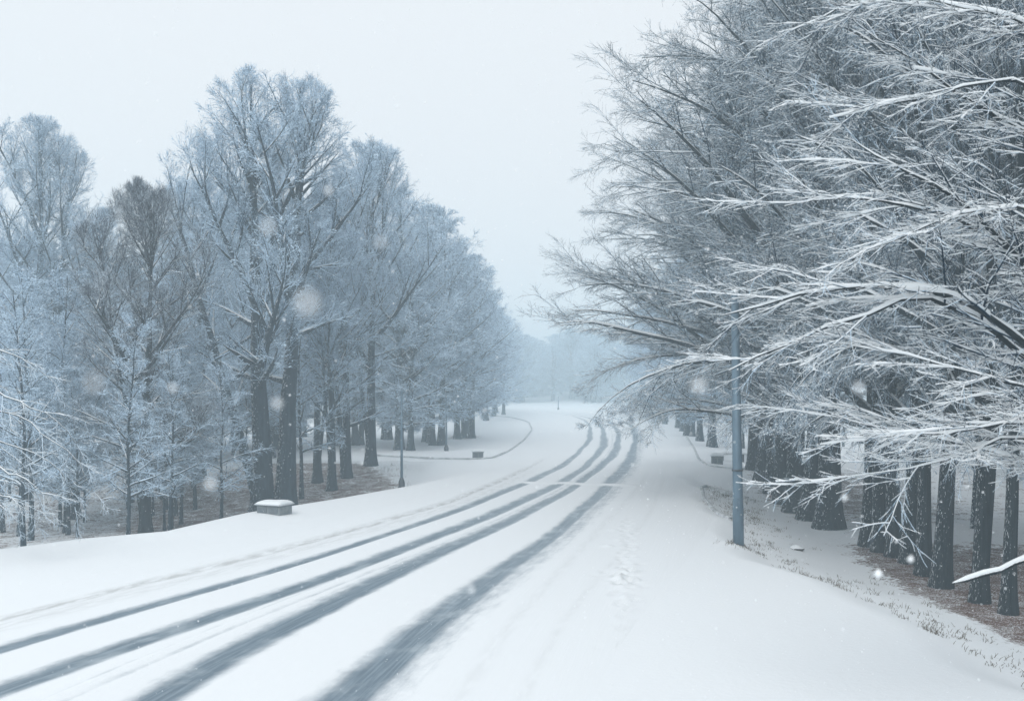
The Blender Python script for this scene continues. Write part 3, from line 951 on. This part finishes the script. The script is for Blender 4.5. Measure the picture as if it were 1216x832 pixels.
# --- near tree just outside the right edge: its snow-loaded limbs hang into view
def near_limbs():
    tx, ty, tz = 8.7, 13.2, float(terrain(8.7, 13.2))
    rs = np.random.RandomState(77)
    P, R = stem(0, 0, 15, (.01, .0), .30, rs)
    data = [  # height on trunk, base radius, way points (u, v, distance)
     (3.2, .062, [(1216,402,11.6),(1185,384,11.4),(1149,355,11.2),(1120,341,11.1),(1062,341,11.0),(1033,330,11),(975,348,11.2),(930,356,11.4),(860,374,11.8)]),
     (3.1, .050, [(1216,415,12.4),(1180,398,12.2),(1130,350,11.6),(1090,348,11.3),(1040,366,11.1),(1004,378,11),(932,410,11.2),(882,428,11.6),(866,440,11.9)]),
     (3.9, .058, [(1216,314,11.2),(1195,296,11.1),(1170,263,11),(1141,231,10.9),(1127,213,10.8),(1076,213,10.8),(1055,187,10.9),(1011,166,11.2)]),
     (4.2, .048, [(1216,318,11.9),(1170,268,11.3),(1127,258,11),(1091,252,10.9),(1055,234,10.9),(986,227,11.2),(932,245,11.7)]),
     (6.6, .040, [(1216,155,12),(1170,133,11.8),(1112,94,11.8),(1062,54,12),(1020,30,12.4)]),
     (6.6, .036, [(1216,87,11),(1134,108,10.8),(1062,126,10.9),(985,140,11.2)]),
     (8.0, .040, [(1216,22,11),(1149,14,10.8),(1112,-2,10.8),(1040,-8,11)]),
     (3.3, .036, [(1216,453,10.8),(1195,456,10.7),(1156,445,10.7),(1112,431,10.8),(1055,417,11),(1000,408,11.3)]),
     (2.7, .034, [(1216,490,10.4),(1190,503,10.3),(1120,520,10.3),(1080,520,10.5),(1030,512,10.8)]),
     (2.5, .030, [(1216,508,11),(1165,525,10.9),(1112,556,10.8),(1060,566,10.9),(1005,566,11.2)]),
     (5.2, .034, [(1216,235,10.6),(1150,250,10.4),(1080,282,10.5),(1020,300,10.8)]),
     (2.9, .026, [(1216,545,11.5),(1140,525,11.3),(1050,510,11.4),(960,490,11.9)]),
     (9.0, .040, [(1216,-60,12.2),(1130,-50,12),(1040,-20,12.4),(960,30,12.8)]),
    ]
    PP, RR = [], []
    for hz, r, way in data:
        i = np.argmin(np.abs(P[:, 2] - hz))
        w = [tuple(P[i] + np.array([tx, ty, tz]))] + [pt(*q) for q in way]
        q = resample(w, 18) - np.array([tx, ty, tz])
        q[1:-1] += rs.normal(0, .018, (16, 3))
        PP.append(q); RR.append(r * np.linspace(1.15, .12, 18))
    limb = (np.array(PP), np.array(RR))
    root = make_tree("bare_tree", [(P, R)], limb,
        L(12, .30, 1, 27, 8, .17, 9, -.003, .055, .55, .007, .020, .62, .6, .5),
        L(8, .12, 1, 32, 10, .36, 7, -.006, .055, .62, .0042, .009, .65, .14, .4),
        L(6, .12, 1, 34, 12, .40, 4, -.005, .07, .7, .0030, .0050, .6, .07, .3),
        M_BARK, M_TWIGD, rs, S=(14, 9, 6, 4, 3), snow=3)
    root.location = (tx, ty, tz)
    tag(root, "near tree outside the right edge, its thick snow-loaded limbs reaching in over the lamp post", "tree")
    # low bare limb ending in mid air
    w = [(0.0, 0.0, 1.9)] + [tuple(np.array(pt(*q)) - np.array([tx, ty, tz])) for q in [(1300,640,10.6),(1260,651,10.2),(1216,665,9.9),(1180,680,9.7),(1150,689,9.6),(1131,692,9.5)]]
    q = resample(w, 30); q[1:-1] += rs.normal(0, .0035, (28, 3)); q = q[None]; r = (.034 * np.r_[np.linspace(1.1, .62, 29), .12])[None]
    li = link("limb", mesh_np("limb", *tubes(q, r, 8), M_BARK, True), root)
    li["label"] = "bare low limb with a snow ridge ending in mid air"
    link("snow", mesh_np("snow", *snow_ridge(q, r, 7, rs, lift=1.0, wide=.58, add=.002), M_SNOW, True), li)
near_limbs()

# --- arching snowy shrub at the left edge
def left_shrub():
    bx, by = R(-48, 25.0); bz = float(terrain(bx, by))
    o0 = np.array([bx, by, bz]); rs = np.random.RandomState(78)
    P, Rr = stem(0, 0, 6.0, (.0, .0), .12, rs, K=14)
    data = [(4.0, [(-30,480,25),(20,492,24.6),(60,520,24.2),(95,550,24),(112,585,24)]),
            (2.8, [(-30,555,25),(20,560,24.5),(50,580,24.2),(64,615,24)]),
            (4.4, [(-30,440,25.4),(10,474,25),(50,486,24.8),(84,512,24.6),(100,545,24.6)]),
            (2.0, [(-36,590,24.4),(2,596,24),(22,622,23.8)]),
            (3.4, [(-20,520,26),(40,535,26),(80,565,26),(90,605,26)]),
            (4.8, [(-20,410,25.5),(30,425,25.5),(70,460,25.5)]),
            (3.0, [(-30,575,24.2),(10,590,23.8),(30,600,23.6),(44,620,23.6)])]
    PP, RR = [], []
    for hz, way in data:
        i = np.argmin(np.abs(P[:, 2] - hz))
        q = resample([tuple(P[i] + o0)] + [pt(*w) for w in way], 12) - o0
        q[1:-1] += rs.normal(0, .03, (10, 3))
        PP.append(q); RR.append(.026 * np.linspace(1, .2, 12))
    root = make_tree("shrub", [(P, Rr)], (np.array(PP), np.array(RR)),
        L(8, .15, 1, 32, 10, .24, 7, -.06, .06, .6, .007, .016, .3, .2, .4),
        L(7, .12, 1, 36, 12, .42, 5, -.05, .07, .65, .0045, .009, .3, .12, .4),
        L(5, .12, 1, 40, 14, .42, 3, -.04, .10, .7, .004, .007, .3, .08, .3),
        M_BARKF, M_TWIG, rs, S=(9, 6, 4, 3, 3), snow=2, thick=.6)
    root.location = (bx, by, bz)
    tag(root, "snow-white arching shrub drooping over the bank at the left edge", "shrub")
left_shrub()

# ------------------------------------------------------------------ street furniture
def lamp_post():
    x, y = R(877, 26.7); z = float(terrain(x, y)) - .10
    r = empty("lamp_post", (x, y, z))
    r.rotation_euler = (0, rad(-.85), 0)
    m = MB(); m.lathe([(.145, -.3), (.145, 1.1), (.138, 1.14), (.100, 6.62)], n=28)
    m.build("pole", M_STEEL, r, True)
    m = MB(); m.lathe([(.104, 6.55), (.108, 6.62), (.108, 6.68), (.085, 6.77), (.04, 6.82)], n=28); m.build("cap", M_STEEL, r, True)
    m = MB(); m.box((-.02, -.147, 1.15), (.10, .016, .34), .006); m.build("access_door", M_STEEL, r)
    m = MB(); m.lathe([(.150, 2.05), (.150, 2.10)], n=28); m.build("band", M_IRON, r, True)
    m = MB(); m.lathe([(.105, 6.83), (.09, 6.87), (.05, 6.91), (.01, 6.92)], n=20); m.build("snow", M_SNOW, r, True)
    tag(r, "tall blue-grey steel lamp post standing on the snowy verge in front of the right-hand trees", "lamp post")
    m = MB()
    rs = random.Random(3)
def small_post(u, d, h, r0, label):
    x, y = R(u, d); z = float(terrain(x, y))
    r = empty("lamp_post", (x, y, z))
    m = MB(); m.lathe([(r0, .3), (r0 * .7, h)], n=14); m.build("pole", M_STEEL, r, True)
    m = MB(); m.lathe([(r0 * 2.3, -.4), (r0 * 2.3, .22), (r0 * 1.5, .36), (r0 * 1.02, .42)], n=12); m.build("base", M_IRON, r, True)
    m = MB(); m.lathe([(r0 * .72, h - .04), (r0 * 1.0, h), (r0 * .95, h + .07), (r0 * .3, h + .11)], n=14); m.build("cap", M_STEEL, r, True)
    tag(r, label, "lamp post")
lamp_post()
small_post(477, 42.2, 4.0, .06, "slim grey lamp post with a dark base at the tip of the leafy island")
small_post(530, 70, 4.0, .07, "hazy dark lamp post among the trunks across the left side road")
small_post(663, 195, 2.5, .10, "faint tiny post on the white rise at the road's end")

def snow_lid(w, d, h, seed):
    rs = np.random.RandomState(seed)
    n = 14; V = []; Q = []
    for i in range(n + 1):
        for j in range(n + 1):
            a, b = i / n * 2 - 1, j / n * 2 - 1
            e = (1 - abs(a) ** 5) * (1 - abs(b) ** 5)
            V.append((a * w / 2, b * d / 2, h * (e ** .45) * (.85 + .1 * math.sin(3 * a + seed) + .08 * math.cos(4 * b)) - .012 - .03 * (1 - e)))
    for i in range(n):
        for j in range(n):
            q = i * (n + 1) + j
            Q.append((q, q + n + 1, q + n + 2, q + 1))
    rim = [i * (n + 1) for i in range(n)] + [n * (n + 1) + j for j in range(n)] + [i * (n + 1) + n for i in range(n, 0, -1)] + [j for j in range(n, 0, -1)]
    nb = len(V)
    V += [(V[k][0] * .96, V[k][1] * .96, -.035) for k in rim]
    m = len(rim)
    Q += [(rim[k], nb + k, nb + (k + 1) % m, rim[(k + 1) % m]) for k in range(m)]
    Q.append(tuple(nb + k for k in range(m)))
    return V, Q

def grit_box(u, v, d, w, dp, h, rz, lid, label, name="grit_box"):
    x, y = R(u, d); z = float(terrain(x, y))
    r = empty(name, (x, y, z), rz)
    m = MB(); m.box((0, 0, h / 2 - .3), (w, dp, h + .6), .025); m.build("body", M_BOX, r)
    m = MB()
    for s in (-1, 1):
        m.box((s * w * .24, -dp / 2 - .012, h * .48), (w * .40, .026, h * .66), .008)
    m.build("panel", M_BOXD, r)
    m = MB(); m.box((0, 0, h + .03), (w + .09, dp + .09, .06), .015); m.build("lid", M_BOXD, r)
    sv, sq = snow_lid(w + .14, dp + .14, lid, int(u))
    me = bpy.data.meshes.new("snow"); me.from_pydata([(a, b, c + h + .075) for a, b, c in sv], [], sq); me.materials.append(M_SNOW)
    for p in me.polygons: p.use_smooth = True
    link("snow", me, r)
    tag(r, label, "grit box")
    return r
def top_at(v, d): return CAMZ - (v - HOR) / FPX * d
_x, _y = R(326, 32.9)
grit_box(326, 612, 32.9, .92, .70, top_at(599.5, 32.9) - float(terrain(_x, _y)), rad(-24), .13, "large grey box with thick snow cap on the left bank below the twin-trunked tree")
grit_box(567.5, 545, 62.5, .66, .5, .36, rad(6), .15, "small grey box with a thin snow cap at the kerb of the left side road")
grit_box(851.5, 553, 58, .66, .5, .42, rad(-8), .17, "small grey snow-capped box beside the right side path", "grit_box")
def bench():
    x, y = R(870, 60.5); z = float(terrain(x, y))
    r = empty("bench", (x, y, z), rad(0))
    for s in (-1, 1):
        m = MB(); m.box((s * .62, 0, .18), (.07, .38, .5), .01); m.build("leg", M_IRON, r)
    m = MB(); m.box((0, 0, .45), (1.6, .42, .05), .01); m.build("seat", M_BOXD, r)
    sv, sq = snow_lid(1.64, .46, .10, 5)
    me = bpy.data.meshes.new("snow"); me.from_pydata([(a, b, c + .50) for a, b, c in sv], [], sq); me.materials.append(M_SNOW)
    link("snow", me, r)
    tag(r, "low snow-covered bench behind the right lamp post beside the small grey box", "bench")
bench()

# rocks poking out of the thin snow
def rock(u, v, s, label, seed):
    x, y = at(u, v, -.6); rs = np.random.RandomState(seed)
    import bmesh
    bm = bmesh.new(); bmesh.ops.create_icosphere(bm, subdivisions=3, radius=1)
    ph = rs.uniform(0, 6, 6)
    for p in bm.verts:
        k = 1 + .18 * math.sin(3 * p.co.x + ph[0]) + .15 * math.sin(4 * p.co.y + ph[1]) + .1 * math.sin(7 * p.co.z + ph[2])
        p.co = (p.co.x * s * 1.25 * k, p.co.y * s * k, p.co.z * s * .7 * k)
    me = bpy.data.meshes.new("rock"); bm.to_mesh(me); bm.free(); me.materials.append(M_ROCK)
    o = link("rock", me); o.location = (x, y, float(terrain(x, y)) + s * .1)
    tag(o, label, "rock")
rock(947, 655, .17, "small dark rock in the thin snow right of the tall lamp post", 1)

# dead grass at the edges of the thin snow
def grass():
    rs = np.random.RandomState(9)
    P0, Hh = [], []
    def clump(x, y, n, s, h):
        P0.append(np.stack([x + rs.normal(0, s, n), y + rs.normal(0, s, n)], -1)); Hh.append(rs.uniform(.5, 1.2, n) * h)
    for _ in range(260):
        y = rs.uniform(13, 44); x = float(right_x(y)) + abs(rs.normal(.4, 1.0)) + .35
        clump(x, y, rs.randint(4, 14), .09, rs.uniform(.05, .15))
    for _ in range(40):
        y = rs.uniform(13, 17); clump(float(right_x(y)) + rs.uniform(.6, 2.2), y, 9, .16, .13)
    for _ in range(160):
        u = rs.uniform(320, 480); v = rs.uniform(560, 592); x, y = at(u, v, -.4); clump(x, y, 8, .25, .22)
    for _ in range(60):
        x, y = R(877, 26.7); clump(x + rs.normal(0, .25), y - .1 + rs.normal(0, .15), 3, .05, .10)
    for _ in range(80):
        x, y = at(rs.uniform(835, 900), rs.uniform(578, 614), -.3); clump(x, y, 8, .2, .15)
    p = np.concatenate(P0); h = np.concatenate(Hh)
    base = np.concatenate([p, (terrain(p[:, 0], p[:, 1]) - .02)[:, None]], 1)
    D = nrm(np.concatenate([rs.normal(0, .4, (len(p), 2)), np.ones((len(p), 1))], 1))
    P = march(base, D, h, 3, -.15, .15, rs)
    Rr = np.array([[.006, .005, .002]]) * np.ones((len(p), 1))
    tag(link("dead_grass", mesh_np("dead_grass", *tubes(P, Rr, 3, rs), M_GRASS)), "dead grass blades poking through thin snow along the verges", "grass", kind="stuff")
grass()

# ------------------------------------------------------------------ falling snow
def snowfall():
    rs = np.random.RandomState(15)
    oc = np.array([(1, 0, 0), (-1, 0, 0), (0, 1, 0), (0, -1, 0), (0, 0, 1), (0, 0, -1)], float)
    tri = np.array([(0, 2, 4), (2, 1, 4), (1, 3, 4), (3, 0, 4), (2, 0, 5), (1, 2, 5), (3, 1, 5), (0, 3, 5)])
    pts, rad_ = [], []
    n = 13000
    y = 2.5 + 27 * rs.rand(n) ** .6
    x = (rs.rand(n) - .5) * 1.2 * y * 1.05
    z = CAMZ + (rs.rand(n) * .86 - .36) * y
    ok = z > .1
    pts.append(np.stack([x, y, z], -1)[ok]); rad_.append(rs.uniform(.0028, .0085, n)[ok] * (.6 + .02 * y[ok]))
    big = [(365,360,.52,.0036),(112,455,.60,.0030),(330,478,1.05,.0042),(250,575,1.0,.0042),(390,226,1.3,.0040),(830,458,.85,.0042),
           (1020,460,1.1,.0045),(1043,681,2.6,.010),(1003,590,2.0,.006),(318,270,.8,.0034),(1082,664,2.4,.008),(205,460,1.2,.004),
           (560,700,1.6,.004),(452,287,.9,.0034)]
    for u, v, d, r in big:
        pts.append(np.array([pt(u, v, d)])); rad_.append(np.array([r * 1.25]))
    p, r = np.concatenate(pts), np.concatenate(rad_)
    V = (p[:, None] + r[:, None, None] * oc[None] * rs.uniform(.7, 1.2, (len(p), 6, 1))).reshape(-1, 3)
    Q = (np.arange(len(p))[:, None, None] * 6 + tri[None]).reshape(-1, 3)
    tag(link("falling_snow", mesh_np("falling_snow", V, Q, M_FLAKE)), "white snowflakes drifting through the air across the whole view", "snow", kind="stuff")
snowfall()

# ------------------------------------------------------------------ haze
def haze():
    m = bpy.data.materials.new("haze")
    m.use_nodes = True
    n, l = m.node_tree.nodes, m.node_tree.links
    n.clear()
    o = n.new("ShaderNodeOutputMaterial")
    v = n.new("ShaderNodeVolumePrincipled")
    v.inputs["Color"].default_value = (0.78, 0.926, 1.0, 1)
    v.inputs["Density"].default_value = 0.0046
    v.inputs["Density Attribute"].default_value = ""
    v.inputs["Anisotropy"].default_value = 0.0
    l.new(v.outputs[0], o.inputs["Volume"])
    mb = MB(); mb.box((0, 0, 12.0), (800, 800, 30.0))
    ob = mb.build("haze", m)
    tag(ob, "pale blue snowy air thickening with distance", "haze", kind="stuff")
haze()
